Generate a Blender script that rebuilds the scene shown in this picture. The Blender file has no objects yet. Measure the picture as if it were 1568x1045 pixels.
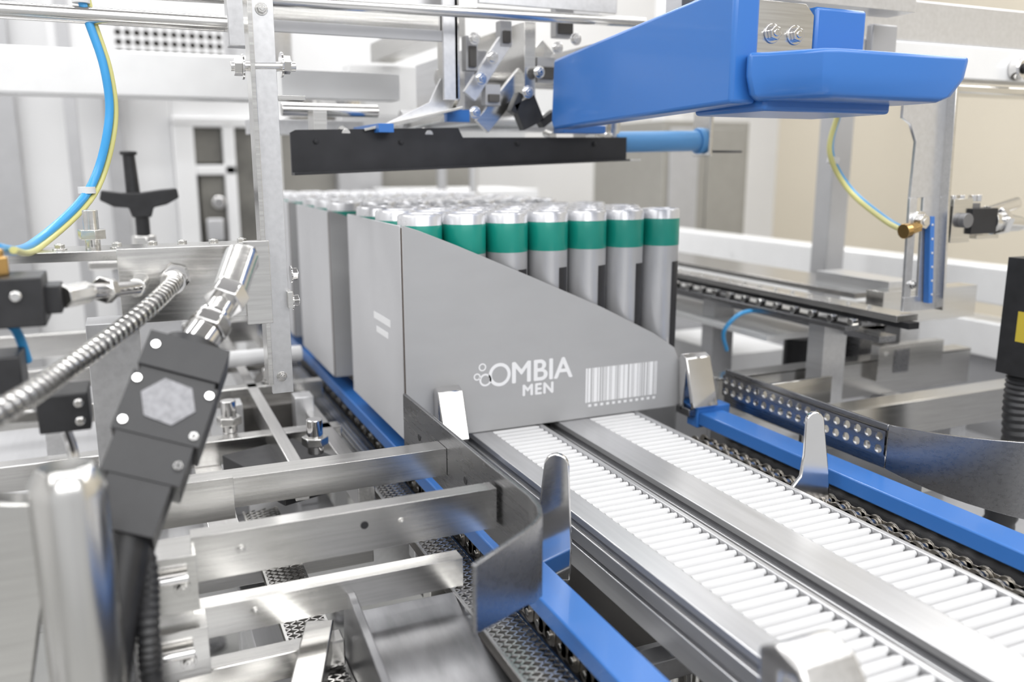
import bpy, bmesh, math, random
from mathutils import Vector, Matrix, Euler
random.seed(4)
S=bpy.context.scene
try: S.view_settings.view_transform='Standard'
except Exception: pass

# ---------------------------------------------------------------- materials
def mat(name,col,metal=0.0,rough=.5,var=.06,scale=(30,30,30),bump=0.0,coat=0.0,rvar=.1):
    m=bpy.data.materials.new(name);m.use_nodes=True
    nt=m.node_tree;b=nt.nodes['Principled BSDF']
    tc=nt.nodes.new('ShaderNodeTexCoord');mp=nt.nodes.new('ShaderNodeMapping')
    mp.inputs['Scale'].default_value=scale
    nt.links.new(tc.outputs['Object'],mp.inputs[0])
    nz=nt.nodes.new('ShaderNodeTexNoise');nz.inputs['Scale'].default_value=1.0;nz.inputs['Detail'].default_value=4
    nt.links.new(mp.outputs[0],nz.inputs['Vector'])
    cr=nt.nodes.new('ShaderNodeValToRGB')
    cr.color_ramp.elements[0].position=.3;cr.color_ramp.elements[1].position=.7
    lo=[max(0,c*(1-var)) for c in col];hi=[min(1,c*(1+var)) for c in col]
    cr.color_ramp.elements[0].color=(*lo,1);cr.color_ramp.elements[1].color=(*hi,1)
    nt.links.new(nz.outputs[0],cr.inputs[0]);nt.links.new(cr.outputs[0],b.inputs['Base Color'])
    mr=nt.nodes.new('ShaderNodeMapRange')
    mr.inputs['To Min'].default_value=max(.02,rough-rvar*rough*2);mr.inputs['To Max'].default_value=min(1,rough+rvar*rough*2)
    nt.links.new(nz.outputs[0],mr.inputs[0]);nt.links.new(mr.outputs[0],b.inputs['Roughness'])
    b.inputs['Metallic'].default_value=metal
    b.inputs['Coat Weight'].default_value=coat
    if bump>0:
        bp=nt.nodes.new('ShaderNodeBump');bp.inputs['Strength'].default_value=bump;bp.inputs['Distance'].default_value=.001
        nt.links.new(nz.outputs[0],bp.inputs['Height']);nt.links.new(bp.outputs[0],b.inputs['Normal'])
    return m
STEEL=mat('brushed_stainless',(.68,.67,.65),1,.20,.08,(15,400,400),.04)
STEELV=mat('brushed_stainless_post',(.70,.69,.67),1,.20,.08,(300,300,6),.03)
STEELY=mat('brushed_stainless_long',(.66,.65,.64),1,.25,.08,(400,12,400),.04)
DSTEEL=mat('dark_stainless',(.31,.31,.32),1,.28,.06,(300,20,300),.01)
DSHEET=mat('dull_sheet_steel',(.27,.27,.28),.9,.36,.15,(90,25,90),.06)
ALU=mat('anodised_aluminium',(.64,.64,.65),.75,.32,.05,(200,10,200),.02)
ALUD=mat('aluminium_groove',(.22,.22,.23),.7,.4,.05)
CHROME=mat('chromed_steel',(.76,.75,.74),1,.10,.03)
CHAIN=mat('oiled_chain_steel',(.32,.295,.26),.9,.30,.25,(120,120,120))
WPL=mat('white_plastic',(.63,.63,.635),0,.4,.02)
WPAINT=mat('white_painted_panel',(.74,.74,.745),0,.45,.02,(3,3,3))
WBEAM=mat('white_powder_coat',(.78,.78,.78),.1,.3,.02)
BLUE=mat('blue_plastic',(.034,.155,.47),0,.30,.02,(4,4,4),0,.15,.02)
BLUEL=mat('light_blue_plastic',(.10,.30,.60),0,.35,.03,(4,4,4))
BLACK=mat('black_plastic',(.020,.020,.022),0,.40,.2,(80,80,80),.05)
BLACKM=mat('black_anodised',(.022,.022,.025),.3,.42,.2)
CARD=mat('grey_printed_cardboard',(.36,.36,.365),0,.60,.02,(20,20,60),.03)
CARDE=mat('cardboard_edge',(.09,.07,.06),0,.8)
CARDL=mat('pale_cardboard',(.50,.50,.515),0,.55,.02)
INK=mat('white_print',(.76,.76,.77),0,.6,.02)
CANS=mat('can_silver',(.50,.50,.51),.4,.36,.03)
CANT=mat('can_cap_silver',(.64,.64,.66),.45,.28,.03)
GREEN=mat('can_green_band',(.005,.24,.185),.05,.32,.04)
CANK=mat('can_black_label',(.02,.02,.024),.1,.4)
BRASS=mat('brass_fitting',(.62,.40,.16),1,.25,.1)
TUBEB=mat('blue_air_tube',(.05,.32,.66),0,.3,.04)
TUBEY=mat('yellow_air_tube',(.60,.57,.22),0,.35,.04)
BEIGE=mat('beige_wall_paint',(.68,.62,.51),0,.6,.02,(2,2,2))
CEIL=mat('grey_ceiling_panel',(.34,.34,.35),0,.6,.03,(2,2,2))
GREYP=mat('grey_cabinet_paint',(.27,.26,.235),0,.5,.04)
GREYL=mat('light_grey_profile',(.42,.42,.43),.3,.4,.03)
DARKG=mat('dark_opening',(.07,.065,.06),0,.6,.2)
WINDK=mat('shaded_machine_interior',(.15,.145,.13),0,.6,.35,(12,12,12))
FLOORM=mat('factory_floor_epoxy',(.38,.38,.37),0,.4,.06,(4,4,4))
LABEL=mat('metallic_label',(.25,.25,.265),.1,.45,.22,(260,260,260))
YEL=mat('yellow_sticker',(.62,.48,.05),0,.5)

# ---------------------------------------------------------------- builder
class G:
    def __init__(s,name,bev=.0006,seg=2):
        s.name=name;s.bm=bmesh.new();s.mats=[];s.bev=bev;s.seg=seg
    def mi(s,m):
        if m not in s.mats:s.mats.append(m)
        return s.mats.index(m)
    def faces(s,vs,fs,m):
        i=s.mi(m);bv=[s.bm.verts.new(v) for v in vs]
        for f in fs:
            try:
                q=s.bm.faces.new([bv[k] for k in f]);q.material_index=i
            except ValueError: pass
        return bv
    def box(s,x0,x1,y0,y1,z0,z1,m,rot=None,piv=None):
        vs=[Vector((x,y,z)) for x in (x0,x1) for y in (y0,y1) for z in (z0,z1)]
        if rot is not None:
            c=Vector(piv) if piv else Vector(((x0+x1)/2,(y0+y1)/2,(z0+z1)/2))
            R=Euler([math.radians(a) for a in rot]).to_matrix()
            vs=[c+R@(v-c) for v in vs]
        s.faces(vs,[(0,1,3,2),(4,6,7,5),(0,4,5,1),(2,3,7,6),(0,2,6,4),(1,5,7,3)],m)
    def beam(s,p0,p1,w,h,m,up=(0,0,1)):
        p0=Vector(p0);p1=Vector(p1);d=(p1-p0).normalized();u=Vector(up)
        sd=d.cross(u).normalized();u=sd.cross(d).normalized()
        vs=[p+sd*a*w/2+u*b*h/2 for p in (p0,p1) for a,b in ((-1,-1),(1,-1),(1,1),(-1,1))]
        s.faces(vs,[(3,2,1,0),(4,5,6,7),(0,1,5,4),(1,2,6,5),(2,3,7,6),(3,0,4,7)],m)
    def prism(s,pts,axis,a0,a1,m):
        n=len(pts);vs=[]
        for a in (a0,a1):
            for (u,v) in pts:
                vs.append({'x':(a,u,v),'y':(u,a,v),'z':(u,v,a)}[axis])
        fs=[tuple(range(n)),tuple(range(2*n-1,n-1,-1))]+[(i,(i+1)%n,(i+1)%n+n,i+n) for i in range(n)]
        s.faces(vs,fs,m)
    def loft(s,rings,m):
        n=len(rings[0]);vs=[p for r in rings for p in r];k=len(rings)
        fs=[tuple(range(n)),tuple(range(k*n-1,(k-1)*n-1,-1))]
        for j in range(k-1):
            for i in range(n):fs.append((j*n+i,j*n+(i+1)%n,(j+1)*n+(i+1)%n,(j+1)*n+i))
        s.faces(vs,fs,m)
    def cyl(s,p0,p1,r,m,n=20,r1=None):
        p0=Vector(p0);p1=Vector(p1);d=(p1-p0).normalized()
        a=d.orthogonal().normalized();b=d.cross(a);r1=r if r1 is None else r1
        vs=[p0+(a*math.cos(2*math.pi*i/n)+b*math.sin(2*math.pi*i/n))*r for i in range(n)]
        vs+=[p1+(a*math.cos(2*math.pi*i/n)+b*math.sin(2*math.pi*i/n))*r1 for i in range(n)]
        s.faces(vs,[tuple(range(n-1,-1,-1)),tuple(range(n,2*n))]+[(i,(i+1)%n,(i+1)%n+n,i+n) for i in range(n)],m)
    def lathe(s,c,prof,m,n=28):
        c=Vector(c);vs=[]
        for r,z in prof:
            vs+=[c+Vector((r*math.cos(2*math.pi*i/n),r*math.sin(2*math.pi*i/n),z)) for i in range(n)]
        bv=[s.bm.verts.new(v) for v in vs]
        for k in range(len(prof)-1):
            mm=s.mi(m[k] if isinstance(m,list) else m)
            for i in range(n):
                f=s.bm.faces.new([bv[k*n+i],bv[k*n+(i+1)%n],bv[(k+1)*n+(i+1)%n],bv[(k+1)*n+i]]);f.material_index=mm
        f=s.bm.faces.new(bv[-n:]);f.material_index=s.mi(m[-1] if isinstance(m,list) else m)
        f=s.bm.faces.new(bv[:n][::-1]);f.material_index=s.mi(m[0] if isinstance(m,list) else m)
    def bolt(s,p,d,r,m,h=None):
        p=Vector(p);d=Vector(d).normalized();h=h or r*.8
        s.cyl(p,p+d*h*.3,r*1.35,m,20);s.cyl(p+d*h*.3,p+d*h*1.3,r,m,6);s.cyl(p+d*h*1.3,p+d*h*1.5,r*.5,m,12)
    def tube(s,pts,r,m,n=12,sub=8,rf=None):
        P=[Vector(p) for p in pts];Q=[]
        for i in range(len(P)-1):
            a=P[max(i-1,0)];b=P[i];c=P[i+1];d=P[min(i+2,len(P)-1)]
            for k in range(sub):
                t=k/sub
                Q.append(.5*((2*b)+(c-a)*t+(2*a-5*b+4*c-d)*t*t+(-a+3*b-3*c+d)*t**3))
        Q.append(P[-1]);vs=[];u=None
        for i,q in enumerate(Q):
            d=(Q[min(i+1,len(Q)-1)]-Q[max(i-1,0)]).normalized()
            if u is None:u=d.orthogonal().normalized()
            u=(u-d*u.dot(d)).normalized();w=d.cross(u);rr=r if rf is None else rf(i)
            vs+=[q+(u*math.cos(2*math.pi*k/n)+w*math.sin(2*math.pi*k/n))*rr for k in range(n)]
        fs=[tuple(range(n-1,-1,-1)),tuple(range(len(vs)-n,len(vs)))]
        for i in range(len(Q)-1):
            for k in range(n):fs.append((i*n+k,i*n+(k+1)%n,(i+1)*n+(k+1)%n,(i+1)*n+k))
        s.faces(vs,fs,m)
    def ribbon(s,path,z0,z1,t,m):
        P=[Vector((a,b,0)) for a,b in path];L=[];R=[]
        for i,q in enumerate(P):
            d=(P[min(i+1,len(P)-1)]-P[max(i-1,0)]).normalized();nn=Vector((-d.y,d.x,0))*t/2
            L.append(q+nn);R.append(q-nn)
        n=len(P);vs=[]
        f0=z0 if callable(z0) else (lambda i:z0);f1=z1 if callable(z1) else (lambda i:z1)
        for i in range(n):
            vs+=[(L[i].x,L[i].y,f0(i)),(L[i].x,L[i].y,f1(i)),(R[i].x,R[i].y,f1(i)),(R[i].x,R[i].y,f0(i))]
        fs=[(3,2,1,0),((n-1)*4,(n-1)*4+1,(n-1)*4+2,(n-1)*4+3)]
        for i in range(n-1):
            for k in range(4):fs.append((i*4+k,i*4+(k+1)%4,(i+1)*4+(k+1)%4,(i+1)*4+k))
        s.faces(vs,fs,m)
    def holeplate(s,o,u,v,nu,nv,cu,cv,r,t,m,seg=16):
        o=Vector(o);u=Vector(u);v=Vector(v);w=u.cross(v)*t
        for a in range(nu):
            for b in range(nv):
                c=o+u*cu*(a+.5)+v*cv*(b+.5);ou=[];inn=[]
                for k in range(seg):
                    th=2*math.pi*k/seg;cx,sx=math.cos(th),math.sin(th);mx=max(abs(cx),abs(sx))
                    ou.append(c+u*(cx/mx*cu/2)+v*(sx/mx*cv/2));inn.append(c+u*cx*r+v*sx*r)
                vs=ou+inn+[x+w for x in ou]+[x+w for x in inn];fs=[]
                for k in range(seg):
                    k2=(k+1)%seg
                    fs+=[(k,k2,seg+k2,seg+k),(2*seg+k,3*seg+k,3*seg+k2,2*seg+k2),(seg+k,seg+k2,3*seg+k2,3*seg+k)]
                s.faces(vs,fs,m)
    def done(s,parent=None,smooth=35):
        bmesh.ops.recalc_face_normals(s.bm,faces=s.bm.faces[:])
        me=bpy.data.meshes.new(s.name);s.bm.to_mesh(me);s.bm.free()
        for m in s.mats:me.materials.append(m)
        me.polygons.foreach_set('use_smooth',[True]*len(me.polygons))
        me.set_sharp_from_angle(angle=math.radians(smooth))
        ob=bpy.data.objects.new(s.name,me);S.collection.objects.link(ob)
        if s.bev>0:
            bv=ob.modifiers.new('edge','BEVEL');bv.width=s.bev;bv.segments=s.seg;bv.limit_method='ANGLE';bv.angle_limit=math.radians(40);bv.harden_normals=False
        if parent:ob.parent=parent
        return ob
def empty(n):
    e=bpy.data.objects.new(n,None);S.collection.objects.link(e);return e
MACH=empty('case_packing_machine')

# ---------------------------------------------------------------- room
FZ=-.9
g=G('floor',0);g.box(-3,3.2,-2.5,3.7,FZ-.05,FZ,FLOORM);g.done()
g=G('wall_back',0);g.box(-3,3.2,3.6,3.7,FZ,2.2,WPAINT);g.done()
g=G('wall_right',0);g.box(3.1,3.2,-2.5,3.6,FZ,2.2,BEIGE);g.done()
g=G('wall_left',0);g.box(-3.1,-3,-2.5,3.6,FZ,2.2,WPAINT);g.done()
g=G('ceiling',0);g.box(-3,3.2,-2.5,3.7,2.2,2.25,CEIL);g.done()

# ---------------------------------------------------------------- slat conveyor lanes
def lane(name,w0,w1,l0,r1):
    g=G(name,.0008)
    Y0,Y1=.10,2.2
    g.box(l0,w0,Y0,Y1,-.006,.0005,ALU)
    g.box(l0+.002,w0,Y0,Y1,-.012,-.006,ALUD)
    g.box(l0-.001,w0,Y0,Y1,-.024,-.012,ALU)
    g.box(l0+.003,w0,Y0,Y1,-.029,-.024,ALUD)
    g.box(l0,w0,Y0,Y1,-.050,-.029,ALU)
    g.box(w1,r1,Y0,Y1,-.05,.0005,ALU)
    g.box(w0,w1,Y0,Y1,-.05,-.035,ALUD)
    o=g.done()
    r=G('slat_belt',0)
    y=Y0
    while y<Y1:
        pr=[(-.0047,-.012),(-.0049,-.0056),(-.0045,-.0011),(-.0034,.0003),(-.0010,.0002),(.0020,-.0012),(.0042,-.0032),(.0050,-.0056),(.0050,-.012)]
        r.prism([(y+a,b) for a,b in pr],'x',w0+.0006,w1-.0040,WPL)
        r.cyl((w1-.0040,y-.001,-.0030),(w1-.0008,y-.001,-.0030),.0026,WPL,10)
        y+=.0116
    r.box(w0,w1,Y0,Y1,-.02,-.0095,WPL)
    r.done(o,50)
    return o
lane('conveyor_lane',.358,.418,.334,.423)
lane('conveyor_lane',.484,.548,.444,.553)

# ---------------------------------------------------------------- chain guide strips (blue)
def chain_guide(name,x0,x1,zt,cx,yend):
    g=G(name,.0015)
    g.box(x0,x1,.12,yend,zt-.016,zt,BLUE)
    g.box(x0-.014,x1+.004,.12,yend,zt-.060,zt-.046,DSTEEL)
    g.box((x0+x1)/2,x1,.12,yend,zt-.046,zt-.016,DSTEEL)
    if yend<1: g.box(x0-.002,x1+.012,yend,yend+.022,zt-.02,zt+.006,BLUE)
    o=g.done()
    c=G('roller_chain',.0003,1);p=.0190;zc=zt-.031;k=0;y=.13
    while y<yend-.03:
        off=.0016 if k%2 else 0
        for sx in (cx-.005-off,cx+.005+off):
            c.cyl((sx-.0007,y,zc),(sx+.0007,y,zc),.0088,CHAIN,16)
            c.cyl((sx-.0007,y+p,zc),(sx+.0007,y+p,zc),.0088,CHAIN,16)
            c.box(sx-.0007,sx+.0007,y,y+p,zc-.0062,zc+.0062,CHAIN)
        c.cyl((cx-.0090,y,zc),(cx+.0090,y,zc),.0030,STEEL,12)
        c.cyl((cx-.0038,y,zc),(cx+.0038,y,zc),.006,STEEL,12)
        y+=p;k+=1
    c.done(o)
    return o
chain_guide('chain_guide_rail',.258,.288,-.020,.273,2.2)
chain_guide('chain_guide_rail',.620,.655,.000,.610,.832)

# ---------------------------------------------------------------- pusher fingers
def finger(x,y,zb,zt,w,foot,m=CHROME,lean=.004,yaw=0):
    g=G('pusher_finger',.0012,3)
    pts=[(-w*.5,zb),(w*.5,zb),(w*.55,zb+.03)]
    n=8
    for i in range(n+1):
        a=math.pi*i/n
        pts.append((w*.36*math.cos(a)+w*.12,zt-w*.36+w*.36*math.sin(a)))
    pts+=[(-w*.42,zb+(zt-zb)*.55),(-w*.62,zb+(zt-zb)*.33),(-w*.62-foot,zb+.014),(-w*.62-foot,zb+.004)]
    vs=[];N=len(pts);c_,s_=math.cos(math.radians(yaw)),math.sin(math.radians(yaw))
    for dy in (0,.005):
        for u,v in pts:vs.append((x+u*c_+dy*s_,y-u*s_+dy*c_+lean*(v-zb)/(zt-zb)*4,v))
    g.faces(vs,[tuple(range(N)),tuple(range(2*N-1,N-1,-1))]+[(i,(i+1)%N,(i+1)%N+N,i+N) for i in range(N)],m)
    g.box(x-w*.5,x+w*.5,y-.002,y+.022,zb-.006,zb+.004,DSTEEL)
    return g.done()
finger(.294,.580,-.036,.072,.028,0,CHROME,.001,32)
finger(.594,.600,-.030,.062,.026,.016,CHROME,.004,12)
def hook(x,zt,w,zb0=-.036):
    g=G('pusher_finger',.001,2)
    g.prism([(.826,.008),(.832,.004),(.846,.050),(.850,zb0),(.856,zb0),(.862,zt),(.856,zt+.004),(.846,zt)],'x',x-w/2,x+w/2,CHROME)
    g.box(x-w/2,x+w/2,.836,.864,zb0-.006,zb0+.004,DSTEEL)
    return g.done()
hook(.302,.058,.028)
hook(.626,.066,.036,.0)
g=G('pusher_finger',.002,3)
g.prism([(.300,-.036),(.306,-.036),(.312,.058),(.300,.066),(.282,.062),(.268,.045),(.272,.041),(.286,.054),(.296,.052)],'x',.276,.312,STEELY)
g.box(.272,.300,.296,.315,-.042,-.030,DSTEEL)
g.done()

# ---------------------------------------------------------------- display boxes with cans
def display_box(x0,y0,W,D,HT,branded=True):
    root=empty('display_carton_of_spray_cans')
    g=G('carton',.0004,1)
    T=.0022;zb=.0012
    prof=[(0,HT),(.018,HT-.006),(.061,HT-.0235),(.15,HT-.062),(.24,HT-.102),(.313,HT-.139),(.345,HT-.160),(.357,HT-.186),(W,HT-.188)]
    g.prism([(x0,zb)]+[(x0+a,b) for a,b in prof]+[(x0+W,zb)],'y',y0,y0+T,CARD)
    g.box(x0-.0012,x0+.001,y0+.005,y0+D,zb,HT-.001,CARDL)
    g.box(x0-.0004,x0+.0015,y0+.0005,y0+.0055,zb,HT-.003,CARDE)
    g.box(x0+T,x0+W-T,y0+T,y0+D,zb,zb+T,CARD)
    g.prism([(x0,zb),(x0,HT-.001)]+[(x0+.10,HT-.001),(x0+.30,HT-.10),(x0+W,HT-.16),(x0+W,zb)],'y',y0+D-T,y0+D,CARD)
    g.box(x0+W-T,x0+W,y0+T,y0+D,zb,HT-.188,CARD)
    g.done(root)
    c=G('spray_cans',0)
    r=.0240;pit=(W-.006)/7
    rows=5;ry=(D-.010-2*r)/(rows-1)
    for j in range(rows):
        n=7 if j%2==0 else 6
        for i in range(n):
            cx=x0+.003+pit*(i+.5)+(0 if j%2==0 else pit/2);cy=y0+.005+r+ry*j
            z0=zb+T
            c.lathe((cx,cy,0),[(r-.002,z0),(r,z0+.003),(r,.2025),(r+.0002,.2030),(r+.0002,.2345),(r,.2350),(r,.2440),(r-.0012,.2462),(r-.004,.2468),(r-.0045,.2455)],
                    [CANS,CANS,GREEN,GREEN,GREEN,CANT,CANT,CANT,CANT],28)
            a0=math.radians(-80);a1=math.radians(-44);K=5;vs=[];R=r+.0004
            for k in range(K+1):
                a=a0+(a1-a0)*k/K
                for z in (z0+.02,.183):vs.append((cx+R*math.cos(a),cy+R*math.sin(a),z))
            c.faces(vs,[(2*k,2*k+2,2*k+3,2*k+1) for k in range(K)],CANK)
    c.done(root,40)
    if branded:
        yf=y0-.0003
        p=G('printed_graphics',0)
        def ring(cx,cz,r,t,m=INK):
            n=28;vs=[]
            for k in range(n):
                a=2*math.pi*k/n
                vs+=[(cx+r*math.cos(a),yf,cz+r*math.sin(a)),(cx+(r-t)*math.cos(a),yf,cz+(r-t)*math.sin(a))]
            p.faces(vs,[(2*k,(2*k+2)%(2*n),(2*k+3)%(2*n),2*k+1) for k in range(n)],m)
        ring(x0+.110,.066,.0136,.0040);ring(x0+.0925,.0615,.0074,.0023);ring(x0+.0825,.066,.0042,.0016);ring(x0+.089,.0765,.0046,.0016)
        random.seed(7);x=x0+.221
        while x<x0+.322:
            w=random.choice([.0012,.0012,.0022,.0034,.005]);gp=random.choice([.001,.0012,.002])
            p.box(x,min(x+w,x0+.325),yf-.0001,yf+.0003,.020,.062,INK);x+=w+gp
        for k in range(12):p.box(x0+.225+k*.0082,x0+.229+k*.0082,yf-.0001,yf+.0003,.0145,.0175,INK)
        for (ya,yb,za,zc) in ((.05,.12,.12,.128),(.06,.11,.105,.112)):
            p.box(x0-.0016,x0-.0011,y0+ya,y0+yb,za,zc,INK)
        p.done(root)
        for body,sz,px,pz,sp in (('MBIA',.0350,x0+.1225,.0545,1.0),('MEN',.0185,x0+.137,.038,1.15)):
            for q,(ox,oz) in enumerate(((0,0),(.0008,0),(.0016,0),(.0008,.0006),(.0008,-.0006))):
                cu=bpy.data.curves.new('print_text','FONT');cu.body=body;cu.size=sz;cu.space_character=sp
                to=bpy.data.objects.new('printed_text',cu);S.collection.objects.link(to)
                cu.materials.append(INK);to.location=(px+ox,yf-.00004*q,pz+oz);to.rotation_euler=(math.pi/2,0,0);to.parent=root
    return root
display_box(.258,.865,.365,.240,.237)
display_box(.250,1.185,.365,.240,.237,False)
display_box(.250,1.505,.365,.240,.237,False)

# ---------------------------------------------------------------- left curved guide plate and its cross bars
path=[(.250,.845),(.250,.70),(.250,.60),(.251,.560),(.2515,.535),(.249,.515),(.243,.500),(.233,.489),(.220,.479),(.196,.463),(.173,.448)]
g=G('curved_side_guide',.0007)
g.ribbon(path,lambda i:[0,0,0,0,.0,.0,.0,.004,.008,.012,.016][i],.062,.0035,DSTEEL)
for yy in (.79,.76,.66,.64):
    g.cyl((.2475,yy,.030),(.2525,yy,.030),.004,BLACK,14)
g.done()
g=G('guide_support_bars',.0008)
g.box(.012,.248,.708,.732,.018,.044,STEEL)
g.box(-.02,.06,.70,.706,.012,.048,STEEL)
g.box(.020,.246,.585,.600,.017,.050,STEEL)
g.bolt((.168,.585,.036),(0,-1,0),.0022,STEEL);g.bolt((.052,.585,.036),(0,-1,0),.0025,STEEL)
g.cyl((.140,.5845,.038),(.140,.585,.038),.003,BLACK)
g.box(.018,.222,.598,.614,-.034,-.010,STEEL)
g.bolt((.060,.598,-.020),(0,-1,0),.0025,STEEL)
g.box(-.006,.022,.575,.61,.002,.042,STEEL);g.box(-.006,.026,.575,.61,-.048,-.012,STEEL)
for zz in (.030,-.025):
    g.cyl((-.004,.568,zz),(.016,.568,zz),.0035,CHROME,16);g.bolt((.012,.574,zz-.010),(0,-1,0),.004,STEEL)
g.box(-.028,-.006,.57,.62,-.30,.038,STEEL)
g.done(MACH)

# ---------------------------------------------------------------- lower sheet / chute and mesh guards
g=G('sloped_drip_sheet',.0006)
g.faces([(.131,.621,-.050),(.297,.619,-.050),(.300,.10,-.150),(.120,.10,-.150),(.131,.621,-.054),(.297,.619,-.054),(.300,.10,-.154),(.120,.10,-.154)],
        [(0,1,2,3),(7,6,5,4),(0,4,5,1),(1,5,6,2),(2,6,7,3),(3,7,4,0)],DSHEET)
g.box(.128,.134,.30,.62,-.13,-.048,DSHEET,(10.8,0,0))
g.done(MACH)
def mesh_strip(x0,x1,y0,y1,z0,z1):
    g=G('expanded_metal_guard',0);w=x1-x0;n=int((y1-y0)/.0075)
    def P(u,t):return (x0+u*w,y0+(y1-y0)*t,z0+(z1-z0)*t)
    rows=max(2,int(w/.0055))
    for k in range(n):
        for j in range(rows):
            a=(k+ (0 if j%2==0 else .5))/n
            t2=.5/n
            for s_ in (1,-1):
                g.beam(P(j/rows,a),P((j+1)/rows,a+s_*t2),.0013,.0012,STEEL)
    g.beam(P(0,0),P(0,1),.0022,.0015,STEEL);g.beam(P(1,0),P(1,1),.0022,.0015,STEEL)
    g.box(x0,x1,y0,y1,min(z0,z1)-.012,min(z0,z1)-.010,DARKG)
    return g.done(MACH)
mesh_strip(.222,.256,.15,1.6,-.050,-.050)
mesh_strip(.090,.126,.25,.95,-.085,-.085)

# ---------------------------------------------------------------- machine under-frame
g=G('conveyor_base_frame',.0015)
for x in (-.55,.10,.44,.80):
    for y in (.16,1.0,2.1):
        g.box(x-.02,x+.02,y-.02,y+.02,FZ,-.16,ALU)
        g.cyl((x,y,FZ),(x,y,FZ+.02),.035,DSTEEL)
for y in (.35,.62,1.0,1.35,2.1):
    g.box(-.6,.82,y-.02,y+.02,-.20,-.16,ALU)
for x in (-.55,.10,.80):
    g.box(x-.02,x+.02,.1,2.2,-.22,-.18,ALU)
for x in (.378,.40,.52,.50):
    for y in (.30,.52,.8,1.1,1.5):
        g.cyl((x,y,-.16),(x,y,-.05),.008,STEEL,14);g.cyl((x,y,-.075),(x,y,-.065),.014,STEEL,6)
for y in (.28,.52,.80,1.1,1.5):
    g.box(.24,.70,y-.010,y+.010,-.105,-.085,ALU)
    g.box(.255,.275,y-.012,y+.012,-.17,-.07,STEEL);g.box(.62,.645,y-.012,y+.012,-.17,-.05,STEEL)
g.box(.30,.62,.1,2.1,-.24,-.225,DARKG)
g.box(-.60,.22,.95,2.1,-.165,-.150,ALU)
g.done(MACH)
g=G('left_cross_rails',.001)
for (y,z,h,a,b) in ((.90,-.03,.022,-.1,.20),(1.02,-.02,.03,-.3,.22),(1.18,.0,.025,-.3,.23),(1.36,.01,.03,-.3,.23),(1.6,.02,.04,-.5,.2),(.80,-.08,.02,-.15,.2)):
    g.box(a,b,y,y+.022,z-h,z,STEEL)
for (x,w,z) in ((.06,.03,-.05),(.135,.014,.0),(.20,.018,-.02),(-.04,.03,-.03)):
    g.box(x-w/2,x+w/2,.82,2.0,z-.03,z,STEELY)
g.box(.095,.185,.86,1.0,-.045,-.025,BLACK,(0,0,20))
g.prism([(.10,1.15),(.205,1.15),(.20,1.36),(.175,1.38)],'z',-.06,-.02,DARKG)
for x in (-.2,-.1,.0,.1,.19):
    g.box(x-.012,x+.012,1.1,1.13,-.15,.0,ALU)
for (x,y) in ((.02,.92),(.09,1.05),(.16,1.2),(.04,1.2),(.17,.93)):
    g.cyl((x,y,-.02),(x,y,.02),.009,CHROME,16);g.cyl((x,y,-.01),(x,y,.0),.015,STEEL,6)
g.cyl((-.05,1.28,.02),(.22,1.28,.02),.012,WPL)
g.done(MACH)
g=G('lower_tie_bars',.0012)
g.box(.004,.125,.60,.618,-.082,-.060,STEEL)
g.box(-.02,.13,.50,.52,-.15,-.12,STEEL)
g.cyl((-.02,.56,-.11),(.13,.56,-.11),.012,STEEL)
g.beam((.04,.40,-.06),(.11,.62,-.06),.022,.02,STEEL)
g.box(.02,.07,.42,.60,-.2,-.185,ALU)
g.box(-.08,.09,.45,.70,-.26,-.25,DARKG)
g.done(MACH)

# ---------------------------------------------------------------- foreground round post
g=G('round_steel_post',.001)
g.lathe((-.041,.480,0),[(.0190,FZ),(.0190,.132),(.0182,.1375),(.0140,.1455),(.0130,.1465)],STEELV,48)
g.done()
g=G('clamp_plate',.0015)
g.box(-.14,-.068,.52,.54,-.05,.120,STEEL,(0,12,0));g.box(-.11,-.04,.49,.53,-.20,-.06,DSTEEL,(0,20,0))
g.box(-.06,-.02,.54,.56,-.14,.02,DSTEEL)
g.done(MACH)

# ---------------------------------------------------------------- door switch
root=empty('angled_position_switch')
A=Vector((.028,.590,.174));B=Vector((-.022,.520,.078))
g=G('switch_housing',.002,3)
ax=(B-A).normalized();side=Vector((1,0,0));side=(side-ax*side.dot(ax)).normalized()
nrm=ax.cross(side).normalized()
if nrm.y>0:nrm=-nrm
def ob(t0,t1,w,d,m,off=0,wo=0):
    g.beam(A+ax*t0+nrm*off+side*wo,A+ax*t1+nrm*off+side*wo,w,d,m,up=nrm)
ob(-.004,.020,.050,.040,BLACK);ob(.020,.024,.046,.036,BLACK);ob(.024,.064,.052,.038,BLACK);ob(.062,.090,.046,.036,BLACK);ob(.088,.122,.036,.034,BLACK)
g.cyl(A-ax*.010,A+ax*.002,.018,BLACK,24)
for a in (-.024,.024):
    g.beam(A+ax*.026+side*a+nrm*.008,A+ax*.062+side*a+nrm*.008,.003,.018,BLACK,up=nrm)
c0=A+ax*.040+nrm*.0192
R=.0165
vs=[c0+(side*math.cos(math.radians(60*k+8))*1.05+ax*math.sin(math.radians(60*k+8))*.95)*R for k in range(6)]
vs=vs+[v+nrm*.0008 for v in vs]
g.faces(vs,[(0,1,2,3,4,5),(11,10,9,8,7,6)]+[(i,(i+1)%6,(i+1)%6+6,i+6) for i in range(6)],LABEL)
for t,a in ((.005,-.019),(.030,.022),(.030,-.022),(.058,.021),(.058,-.021),(.078,.018)):
    p=A+ax*t+side*a+nrm*.0180;g.cyl(p,p+nrm*.0028,.0027,CHROME,14);q=p+nrm*.003;g.beam(q-side*.0016,q+side*.0016,.0007,.0004,BLACK,up=nrm);g.beam(q-ax*.0016,q+ax*.0016,.0007,.0004,BLACK,up=nrm)
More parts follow.
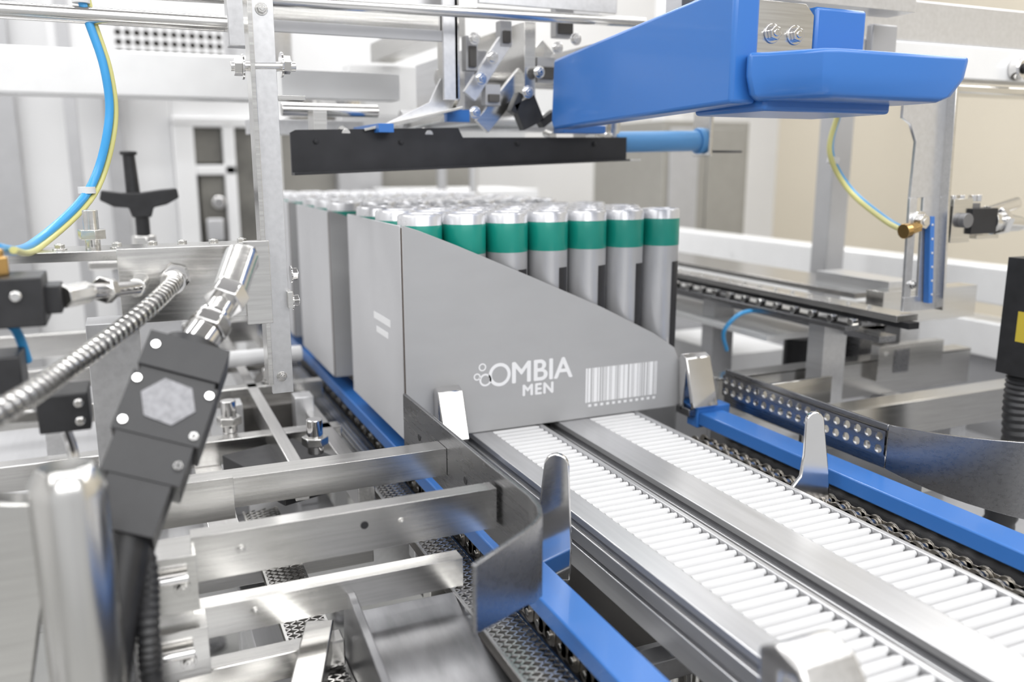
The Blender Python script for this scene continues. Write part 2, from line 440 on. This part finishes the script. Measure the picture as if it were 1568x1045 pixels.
g.cyl(B-ax*.02,B+ax*.05+Vector((.006,0,-.03)),.014,BLACK,20)
g.done(root)
g=G('elbow_fitting',.0008)
e=[Vector((.082,.72,.226)),Vector((.074,.665,.228)),Vector((.060,.635,.208)),Vector((.040,.605,.187)),Vector((.030,.592,.178))]
g.cyl(e[0],e[1],.011,CHROME);g.cyl(e[1]+Vector((0,0,.004)),e[2],.0125,STEEL);g.cyl(e[2],e[3],.0095,STEEL)
d=(e[3]-e[2]).normalized()
g.cyl(e[2]-d*.004,e[2]+d*.010,.0145,CHROME,6);g.cyl(e[3]-d*.012,e[3]-d*.001,.0145,CHROME,6);g.cyl(e[3]-d*.0005,e[4],.012,CHROME)
g.cyl(e[3]-d*.017,e[3]-d*.013,.012,CHROME,24)
g.lathe((e[1].x,e[1].y,e[1].z-.008),[(.009,0),(.012,.004),(.0125,.014),(.010,.019),(.004,.021)],STEEL,24)
g.done(root)
# interlocked metal conduit: overlapping collars on a core
g=G('flexible_metal_conduit',0)
pts=[(.030,.745,.208),(.026,.715,.207),(.010,.665,.200),(-.014,.620,.189),(-.042,.560,.180),(-.068,.490,.176),(-.12,.40,.17)]
P=[Vector(p) for p in pts];Q=[]
for i in range(len(P)-1):
    a=P[max(i-1,0)];b=P[i];c=P[i+1];d=P[min(i+2,len(P)-1)]
    for k in range(60):
        t=k/60
        Q.append(.5*((2*b)+(c-a)*t+(2*a-5*b+4*c-d)*t*t+(-a+3*b-3*c+d)*t**3))
g.tube(pts,.0050,ALUD,16,10)
last=Q[0]
for i in range(1,len(Q)-1):
    if (Q[i]-last).length>=.0066:
        dd=(Q[i+1]-Q[i-1]).normalized()
        g.cyl(Q[i],Q[i]+dd*.0026,.0056,STEEL,20,.0069);g.cyl(Q[i]+dd*.0026,Q[i]+dd*.0050,.0069,STEEL,20,.0068)
        last=Q[i]
g.cyl((.032,.752,.209),(.027,.722,.208),.0095,CHROME,20);g.cyl((.031,.745,.209),(.029,.735,.209),.0115,CHROME,6)
g.done(None,25)
g=G('braided_cable',0)
g.tube([(-.012,.55,.09),(-.008,.52,.06),(-.010,.50,.03),(-.010,.50,-.02),(.0,.5,-.2)],.006,BLACK,14,16,lambda i:.0068 if i%2 else .0058)
g.done()

# ---------------------------------------------------------------- mounting block, vertical hanger bar
g=G('mounting_plate',.001)
g.box(-.012,.104,.752,.775,.172,.233,STEEL)
g.box(-.09,.11,.775,.83,.222,.230,STEEL)
g.box(-.04,.00,.76,.80,.0,.172,ALU)
for x in (-.055,-.012,.016,.04,.066,.09):
    g.bolt((x,.80,.230),(0,0,1),.0042,STEEL)
g.cyl((-.03,.80,.23),(-.03,.80,.262),.006,STEEL);g.cyl((-.03,.80,.238),(-.03,.80,.246),.011,STEEL,6)
g.box(.085,.106,.748,.752,.165,.236,STEEL)
g.done()
g=G('vertical_hanger_bar',.0008)
g.box(.105,.109,.788,.815,.10,.60,STEEL)
g.box(.109,.128,.797,.803,.089,.60,ALU)
g.bolt((.101,.80,.382),(-1,0,0),.008,CHROME);g.bolt((.132,.80,.385),(1,0,0),.008,CHROME);g.cyl((.09,.80,.382),(.145,.80,.384),.004,STEEL)
g.box(.128,.152,.797,.815,.355,.359,STEEL)
g.box(.126,.131,.79,.81,.17,.185,STEEL);g.bolt((.131,.80,.20),(1,0,0),.006,CHROME);g.bolt((.131,.80,.175),(1,0,0),.006,CHROME)
g.bolt((.118,.797,.43),(0,-1,0),.004,STEEL);g.bolt((.118,.797,.105),(0,-1,0),.0035,STEEL)
g.done()

# ---------------------------------------------------------------- pneumatic blocks left
g=G('pneumatic_valve',.0012)
g.box(-.10,-.053,.60,.64,.200,.231,BLACK);g.cyl((-.068,.600,.220),(-.068,.597,.220),.0035,CHROME);g.cyl((-.085,.600,.212),(-.085,.598,.212),.006,DSTEEL)
g.box(-.054,-.044,.61,.635,.206,.224,BLACK)
g.cyl((-.044,.622,.215),(-.030,.64,.215),.008,STEEL,6);g.cyl((-.03,.64,.215),(.0,.70,.208),.0055,CHROME);g.cyl((.0,.70,.208),(.004,.752,.206),.007,STEEL)
g.cyl((-.022,.66,.213),(-.018,.668,.212),.010,STEEL,6)
g.cyl((-.08,.62,.231),(-.08,.62,.243),.0085,BRASS,6);g.cyl((-.08,.62,.243),(-.08,.62,.248),.006,BRASS)
g.done()
g=G('pneumatic_valve',.0012)
g.box(-.064,-.034,.60,.635,.130,.155,BLACK);g.box(-.10,-.070,.60,.635,.150,.182,BLACK)
g.cyl((-.040,.600,.149),(-.040,.597,.149),.003,CHROME);g.cyl((-.040,.600,.137),(-.040,.597,.137),.003,CHROME)
g.cyl((-.064,.615,.142),(-.085,.615,.142),.008,CHROME,6);g.cyl((-.085,.615,.142),(-.12,.615,.142),.0055,STEEL)
g.tube([(-.1,.62,.19),(-.09,.62,.20),(-.075,.63,.196),(-.07,.64,.17)],.003,TUBEB,10)
g.tube([(-.05,.61,.13),(-.047,.61,.11),(-.05,.6,.09),(-.04,.6,.06)],.0035,CHROME,10)
g.done()

g=G('clamp_hand_knob',.002)
g.cyl((.008,1.4,.25),(.006,1.4,.314),.010,BLACK,20,.0085);g.cyl((.006,1.4,.312),(.006,1.4,.318),.012,BLACK)
g.prism([(-.035,.262),(-.038,.248),(-.020,.238),(.000,.236),(.004,.222),(.030,.222),(.034,.236),(.052,.240),(.070,.250),(.068,.264),(.045,.262),(.018,.258),(-.008,.258)],'y',1.385,1.415,BLACK)
g.cyl((.017,1.4,.16),(.017,1.4,.235),.010,BLACK);g.cyl((.017,1.4,.02),(.017,1.4,.20),.007,STEEL)
g.cyl((.017,1.4,.17),(.017,1.4,.195),.018,STEEL,6);g.box(-.06,.10,1.36,1.44,.15,.162,STEEL);g.box(-.03,.06,1.38,1.42,-.15,.15,ALU)
g.done()
g=G('air_tube',0)
pts=[(-.026,.9,.50),(-.023,.9,.443),(-.010,.9,.385),(-.011,.9,.335),(-.033,.89,.275),(-.075,.80,.235),(-.08,.64,.246)]
g.tube(pts,.0038,TUBEB,12)
g.tube([(a+.0055,b+.004,c-.002) for a,b,c in pts[:2]]+[(a+.005,b+.003,c-.003) for a,b,c in pts[2:-1]]+[(-.072,.65,.244)],.0025,TUBEY,12)
for k in (1,4):
    p=pts[k];g.cyl((p[0]-.001,p[1],p[2]-.002),(p[0]-.001,p[1],p[2]+.004),.0075,WPL,14)
g.done()

# ---------------------------------------------------------------- overhead structure
g=G('white_cross_beam',.006,3)
g.box(-1.2,.19,1.3,1.36,.388,.448,WBEAM)
g.box(.186,.194,1.295,1.365,.384,.452,ALU)
g.done()
g=G('overhead_guide_rod',.001)
g.cyl((-.5,.9,.431),(.128,.9,.431),.0075,STEEL);g.box(.10,.125,.89,.91,.41,.47,ALU)
g.cyl((-.5,.95,.455),(.6,.95,.47),.006,STEEL)
g.done()
g=G('overhead_gantry',.0012)
g.box(.150,.366,1.0,1.05,.452,.475,STEEL);g.box(.150,.366,.995,1.0,.440,.452,GREYL);g.box(.145,.366,1.03,1.08,.478,.60,ALU)
g.box(.155,.366,.998,1.0,.476,.480,DARKG)
g.box(.352,.370,.992,.997,.374,.56,ALU)
g.prism([(.992,.56),(.992,.375),(1.010,.362),(1.05,.352),(1.30,.345),(1.30,.352),(1.06,.372),(1.055,.38),(1.055,.56)],'x',.366,.372,STEEL)
g.beam((.262,1.02,.338),(.372,.99,.364),.05,.003,STEEL)
g.prism([(.268,.338),(.366,.362),(.368,.40),(.355,.40),(.340,.372)],'y',1.012,1.016,ALU)
g.box(.190,.345,1.15,1.19,.383,.417,WBEAM);g.box(.160,.32,1.25,1.29,.34,.36,ALU)
g.cyl((.20,1.4,.44),(.20,1.4,.5),.05,ALU);g.cyl((.30,1.4,.37),(.30,1.4,.40),.06,CHROME)
g.cyl((.18,1.1,.365),(.30,1.1,.365),.008,STEEL)
g.box(.40,.43,1.05,1.25,.35,.44,ALU);g.box(.46,.475,1.0,1.2,.36,.47,STEEL)
g.beam((.41,1.02,.345),(.50,1.02,.445),.008,.022,STEEL)
g.beam((.44,1.01,.45),(.39,1.01,.38),.008,.018,ALU)
g.box(.445,.475,.985,1.0,.345,.378,BLACK,(0,-25,0));g.box(.475,.50,.985,1.0,.35,.36,BLACK,(0,-35,0))
g.box(.44,.448,.985,1.0,.36,.385,BLACK,(0,25,0))
for (x,y,z) in ((.40,.995,.40),(.415,.995,.425),(.475,.99,.41),(.50,.99,.44),(.52,.98,.45),(.39,.99,.36),(.455,.98,.385),(.39,.99,.445)):
    g.bolt((x,y,z),(0,-1,0),.0055,CHROME)
for (a,b,c_,d_) in ((.385,.40,.41,.45),(.43,.445,.44,.47),(.48,.505,.40,.43),(.505,.53,.455,.49),(.41,.43,.37,.395)):
    g.box(a,b,1.005,1.02,c_,d_,GREYL);g.box(a+.003,b-.003,1.0,1.005,c_+.004,d_-.012,DARKG)
g.cyl((.38,1.1,.41),(.60,1.1,.41),.010,STEEL);g.cyl((.36,1.2,.36),(.62,1.2,.36),.014,ALU)
g.box(.30,.60,1.3,1.34,.33,.37,WBEAM);g.box(.35,.75,1.45,1.5,.38,.46,WBEAM)
g.box(.38,.56,.95,.955,.478,.56,ALU);g.box(.40,.44,1.15,1.5,.47,.50,STEEL);g.box(.54,.56,.9,1.4,.43,.445,ALU)
g.box(.55,.66,.80,.83,.46,.52,ALU);g.box(.48,.82,.74,.78,.465,.50,ALU)
g.box(.268,.286,.98,1.1,.335,.345,BLUE)
g.box(.365,.395,1.02,1.03,.35,.365,BLUE)
g.cyl((.60,1.02,.33),(.60,1.02,.46),.009,STEEL)
for x in (.15,.36,.60):g.box(x-.02,x+.02,1.10,1.14,.50,2.2,ALU)
g.done()
g=G('black_hold_down_bar',.0012)
g.prism([(.172,.287),(.172,.334),(.178,.337),(.372,.3425),(.378,.331),(.609,.334),(.609,.3045),(.30,.293)],'y',1.0,1.006,BLACKM)
g.prism([(.172,.287),(.606,.3035),(.606,.3055),(.172,.290)],'y',.985,1.002,BLACKM)
g.box(.606,.622,.985,1.004,.303,.3055,STEEL)
for x in (.20,.30,.45,.56):g.bolt((x,1.0,.325),(0,-1,0),.0028,BLACKM)
for x in (.235,.335,.50,.58):g.cyl((x,1.0,.334),(x,1.02,.338),.005,STEEL)
g.box(.2,.215,1.006,1.04,.31,.36,STEEL);g.box(.55,.565,1.006,1.04,.31,.36,STEEL)
g.done()

# blue plastic pusher/guide block
root=empty('blue_guide_block')
g=G('side_cheek',.0035,3)
g.prism([(.61,.350),(.945,.340),(.950,.350),(.945,.420),(.62,.446),(.61,.440)],'x',.472,.499,BLUE)
g.done(root)
g=G('lower_shoe',.0035,3)
g.box(.500,.645,.60,.70,.344,.356,BLUE)
top=[(.480,.600),(.492,.590),(.503,.572),(.516,.552),(.528,.548),(.676,.548),(.684,.556),(.684,.60),(.655,.618),(.492,.618)]
def rg(z,ins,xr):
    cx,cy=.585,.59;o=[]
    for (x,y) in top:
        nx=x+(cx-x)*ins;ny=y+(cy-y)*ins*1.2
        if x>.66:nx-=xr
        o.append((nx,ny,z))
    return o
g.loft([rg(.352,.10,.020),rg(.357,.04,.012),rg(.372,.0,.004),rg(.3905,.0,0)],BLUE)
g.box(.568,.628,.62,.66,.358,.436,BLUE)
g.box(.500,.64,.625,.66,.352,.372,BLUE)
g.done(root)
g=G('steel_bracket',.001)
g.prism([(.500,.372),(.566,.372),(.566,.428),(.556,.437),(.500,.437)],'y',.620,.626,STEEL)
for x in (.520,.545):g.bolt((x,.620,.410),(0,-1,0),.0062,CHROME)
g.box(.50,.65,.626,.80,.47,.476,ALU);g.box(.50,.51,.626,.66,.40,.47,ALU)
g.done(root)
g=G('blue_roller',.002)
g.cyl((.60,1.02,.328),(.735,1.02,.331),.014,BLUEL,28);g.cyl((.735,1.02,.331),(.748,1.02,.331),.018,BLUEL,28)
g.box(.745,.80,1.0,1.03,.315,.318,BLACKM);g.box(.50,.56,.97,1.0,.337,.347,BLUE);g.cyl((.62,1.02,.331),(.60,1.02,.331),.006,STEEL)
g.box(.742,.748,1.0,1.04,.31,.45,STEEL)
g.done()

g=G('upper_right_beam',.002)
g.box(.66,1.5,.80,.84,.405,.445,WBEAM);g.box(.80,1.5,.80,.85,.388,.398,STEEL)
g.box(.62,1.5,.83,.87,.450,.50,ALU)
g.box(.81,.85,.79,.80,.42,.46,GREYL)
g.cyl((1.072,.80,.42),(1.072,.785,.42),.014,CHROME,28);g.cyl((1.072,.785,.42),(1.072,.780,.42),.007,BLACK,20)
g.done()

# right vertical slotted bracket
g=G('slotted_vertical_bracket',.001)
g.prism([(.826,.39),(.896,.39),(.900,.30),(.902,.26),(.850,.26),(.851,.325),(.840,.345),(.826,.352)],'y',.75,.754,ALU)
g.prism([(.850,.26),(.862,.26),(.866,.14),(.855,.14)],'y',.75,.754,ALU)
g.prism([(.872,.26),(.902,.26),(.912,.14),(.878,.14)],'y',.75,.754,ALU)
g.prism([(.894,.39),(.898,.39),(.903,.26),(.913,.122),(.909,.122),(.899,.26)],'y',.738,.752,STEEL)
g.box(.855,.912,.750,.754,.122,.14,ALU)
g.prism([(.875,.238),(.882,.238),(.893,.132),(.886,.132)],'y',.740,.748,BLUE)
for k in range(6):g.cyl((.8790+k*.0021,.7405,.228-k*.017),(.8790+k*.0021,.739,.228-k*.017),.0014,WPL,10)
g.bolt((.868,.75,.232),(0,-1,0),.009,CHROME);g.bolt((.866,.75,.155),(0,-1,0),.004,CHROME)
g.cyl((.845,.745,.222),(.862,.745,.226),.007,BRASS,6);g.cyl((.838,.745,.221),(.846,.745,.222),.009,BRASS,14)
g.box(.902,.945,.752,.76,.215,.25,STEEL)
g.box(.912,.945,.74,.765,.205,.258,STEEL);g.box(.944,.965,.745,.765,.214,.252,ALUD)
for x in (.92,.935,.955,.965):g.cyl((x,.75,.254),(x,.75,.262),.005,CHROME,6)
g.cyl((.93,.74,.232),(.93,.732,.232),.009,ALUD,20)
g.box(.94,.985,.735,.76,.215,.246,BLACKM);g.cyl((.985,.747,.229),(1.04,.747,.225),.014,STEEL,24,.010);g.cyl((1.04,.747,.225),(1.12,.747,.22),.008,CHROME,20)
g.cyl((.98,.747,.240),(1.05,.76,.250),.008,CHROME);g.box(.96,1.0,.742,.76,.208,.213,STEEL);g.cyl((1.0,.747,.229),(1.01,.747,.228),.018,CHROME,6)
g.done()
g=G('air_tube',0)
p1=[(.881,.9,.40),(.876,.9,.368),(.866,.9,.317),(.884,.88,.268),(.868,.80,.232),(.845,.745,.222)]
g.tube(p1,.0036,TUBEB,12)
g.tube([(a-.006,b-.004,c-.002) for a,b,c in p1[:-1]]+[(.842,.743,.221)],.0034,TUBEY,12)
g.cyl((.870,.9,.300),(.872,.9,.308),.008,WPL,14)
g.tube([(.79,1.0,.03),(.775,.99,.06),(.79,.98,.085),(.82,.98,.09),(.86,.97,.085)],.003,TUBEB,10)
g.done()

# right side transfer rail assembly
g=G('transfer_rail_assembly',.001)
g.box(.835,.870,.74,1.9,.112,.120,STEELY)
g.box(.845,.862,.73,1.9,.104,.112,BLACKM)
g.box(.875,.90,.78,1.9,.098,.106,DSTEEL)
g.box(.815,.838,.80,1.9,.092,.098,DSTEEL)
g.box(.875,.905,.80,1.9,.072,.080,DSTEEL)
g.box(.905,.92,.85,1.9,.088,.094,DSTEEL)
g.box(.82,1.05,.95,1.9,.050,.058,WBEAM)
g.box(.92,1.10,.84,.87,.085,.130,STEEL);g.box(.93,1.04,.9,1.9,.112,.120,STEELY);g.box(.95,1.0,.86,1.0,.12,.14,ALU)
y=.80
while y<1.85:
    g.cyl((.822,y,.103),(.832,y,.103),.005,CHROME,10);g.bolt((.853,y,.120),(0,0,1),.003,STEEL);g.bolt((.885,y,.106),(0,0,1),.003,STEEL);y+=.035
for y in (.86,1.1,1.4):
    g.box(.84,.88,y,y+.03,-.15,.095,ALU)
g.cyl((.955,1.03,-.04),(.955,1.03,.03),.024,BLACK,24);g.box(.94,.97,1.0,1.06,-.15,-.04,BLACK)
g.box(1.0,1.05,.95,.98,-.05,.09,DSTEEL);g.box(1.06,1.10,.93,.96,-.02,.08,ALU)
g.done()

# perforated curved plate on the right
g=G('perforated_curved_guide',.0005,1)
P0=.862;cell=.0145
zt=.0425
g.holeplate((.680,P0,.009),(0,-1,0),(0,0,1),18,2,cell,.0135,.0042,.003,DSTEEL)
g.box(.680,.683,P0-18*cell,P0,.036,zt,DSTEEL);g.box(.680,.683,P0-18*cell,P0,-.004,.009,DSTEEL)
pc=[(.6815,P0-18*cell)]
for k in range(1,12):
    t=k/11;pc.append((.6815+.05*t+.10*t**2.2,P0-18*cell-.14*t))
g.ribbon(pc,lambda i:-.004-.032*min(1,i/8),zt,.003,DSTEEL)
g.box(.683,.80,.80,.806,.0,.035,STEEL)
g.done()
g=G('stainless_angle_bar',.0008)
g.box(.70,1.18,.90,.905,-.035,.018,STEEL);g.box(.70,1.18,.90,.93,.016,.019,STEEL)
g.box(.97,1.10,.885,.90,-.01,.042,STEEL);g.box(1.0,1.03,.884,.886,.0,.035,DSTEEL)
g.bolt((.985,.885,.03),(0,-1,0),.003,STEEL)
g.box(.70,1.28,.74,.745,-.035,.008,STEEL);g.box(.70,1.28,.745,.775,.005,.008,STEEL)
g.box(.76,.80,.62,.90,-.05,-.035,ALU)
g.box(1.0,1.03,.78,.92,-.15,-.036,ALU);g.box(.72,.75,.78,.92,-.15,-.036,ALU)
g.done(MACH)
g=G('right_machine_bed',.001)
g.box(.70,1.29,.62,2.2,-.17,-.15,ALU);g.box(1.0,1.15,1.26,1.5,-.15,-.05,WBEAM);g.box(.74,.80,1.05,1.5,-.15,-.02,GREYL)
for x in (.84,1.25):
    for y in (.66,2.15):g.box(x-.02,x+.02,y-.02,y+.02,FZ,-.17,ALU)
g.done(MACH)
g=G('safety_light_sensor',.0015)
g.box(.917,.965,.625,.665,.060,.195,BLACK);g.cyl((.93,.64,.195),(.93,.64,.205),.012,BLACK)
g.box(.9165,.917,.630,.645,.10,.135,YEL)
g.tube([(.940,.645,.06),(.940,.645,.02),(.945,.645,-.05),(.945,.66,-.149)],.018,BLACK,16,14,lambda i:.019 if i%2 else .017)
g.done()

# ---------------------------------------------------------------- background of the hall
g=G('enclosure_frame_beam',.003)
g.box(1.30,1.36,.3,3.2,.07,.131,WBEAM);g.box(1.30,1.36,.3,3.2,-.02,.04,WBEAM);g.box(1.32,1.34,.3,3.2,-.6,-.02,GREYL)
g.box(1.30,1.36,.3,.36,FZ,.07,WBEAM);g.box(1.30,1.36,3.1,3.16,FZ,.07,WBEAM)
g.done()
g=G('enclosure_post',.002)
g.box(1.162,1.205,1.2,1.24,-.15,2.2,GREYL)
g.done(MACH)
g=G('enclosure_post',.002);g.box(1.80,1.88,2.7,2.78,FZ,2.2,WBEAM);g.done()
g=G('control_cabinet',.003)
g.box(1.40,1.70,2.1,2.5,FZ,.42,GREYP);g.box(1.42,1.52,2.095,2.1,.05,.40,GREYL);g.box(1.55,1.68,2.095,2.1,.05,.40,GREYP)
g.done()
g=G('white_machine_cabinet',.004)
g.box(-1.4,.14,2.9,3.3,FZ,1.3,WPAINT)
g.box(.14,1.15,2.95,3.3,FZ,.42,GREYP);g.box(.14,1.15,2.9,3.3,.44,1.2,WPAINT)
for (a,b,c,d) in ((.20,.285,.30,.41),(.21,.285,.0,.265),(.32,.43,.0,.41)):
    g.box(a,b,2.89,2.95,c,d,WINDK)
g.box(.14,.20,2.86,2.95,-.5,.42,WPAINT);g.box(.285,.32,2.86,2.95,-.5,.42,WPAINT);g.box(.20,.32,2.86,2.95,.265,.295,WPAINT);g.box(.14,.48,2.86,2.95,.41,.44,WPAINT);g.box(.43,.46,2.86,2.95,-.5,.42,WPAINT)
g.box(.22,.27,2.85,2.88,.06,.13,ALU);g.cyl((.26,2.85,.18),(.26,2.88,.18),.02,CHROME)
for x,w in ((-.33,.12),(-.02,.05)):
    g.box(x-w/2,x+w/2,2.86,2.9,FZ,1.2,GREYL)
g.box(.65,.80,2.9,2.96,.0,.42,GREYL)
g.done()
g=G('vent_panel',0)
g.box(.00,.29,2.53,2.54,.565,.67,DARKG)
g.holeplate((.00,2.51,.57),(1,0,0),(0,0,1),13,4,.0223,.0235,.0085,.004,WPAINT,16)
g.box(-.15,.0,2.505,2.515,.5,.9,WPAINT);g.box(.29,.42,2.505,2.515,.5,.9,WPAINT);g.box(0,.29,2.505,2.515,.664,.9,WPAINT);g.box(-.15,.42,2.505,2.515,.50,.57,WPAINT)
g.box(-.13,-.10,2.5,2.54,FZ,.9,GREYL);g.box(.40,.42,2.5,2.54,.5,2.2,GREYL)
g.done()
g=G('background_machine',.003)
g.box(.75,1.20,2.5,2.84,FZ,.22,WPAINT);g.box(.80,.82,2.3,2.33,FZ,.5,GREYL);g.cyl((.90,2.3,FZ),(.90,2.3,.5),.012,ALU)
g.box(.75,1.2,2.3,2.5,FZ,-.2,WPAINT)
g.done()

# ---------------------------------------------------------------- lights
def area(n,loc,size,p,rot=(0,0,0),col=(1,1,1)):
    l=bpy.data.lights.new(n,'AREA');l.shape='RECTANGLE';l.size=size[0];l.size_y=size[1];l.energy=p;l.color=col
    o=bpy.data.objects.new(n,l);S.collection.objects.link(o);o.location=loc;o.rotation_euler=[math.radians(a) for a in rot];return o
area('front_fill_light',(.3,1.2,2.15),(3.5,.4),30)
area('front_fill_light',(.3,-.6,2.15),(3.5,.4),45)
area('front_fill_light',(.3,2.7,2.15),(3.5,.4),66)
area('front_fill_light',(.2,-2.0,1.7),(3.5,.9),50,(62,0,0))  # added fill lamp behind the camera, tilted forward to brighten front faces
area('front_fill_light',(-1.8,.6,1.7),(.4,3.0),30,(0,-50,0))
area('front_fill_light',(2.4,.8,1.7),(.4,3.0),21,(0,50,0))
w=bpy.data.worlds.new('World');S.world=w;w.use_nodes=True
w.node_tree.nodes['Background'].inputs[0].default_value=(.97,.98,1,1);w.node_tree.nodes['Background'].inputs[1].default_value=.7

# ---------------------------------------------------------------- camera
c=bpy.data.cameras.new('camera');o=bpy.data.objects.new('camera',c);S.collection.objects.link(o);S.camera=o
o.location=(0,0,.3);o.rotation_euler=(math.radians(90-11.73),0,math.radians(-23.9))
c.sensor_width=36;c.lens=30.08;c.clip_start=.01
c.dof.use_dof=True;c.dof.focus_distance=.78;c.dof.aperture_fstop=3.8
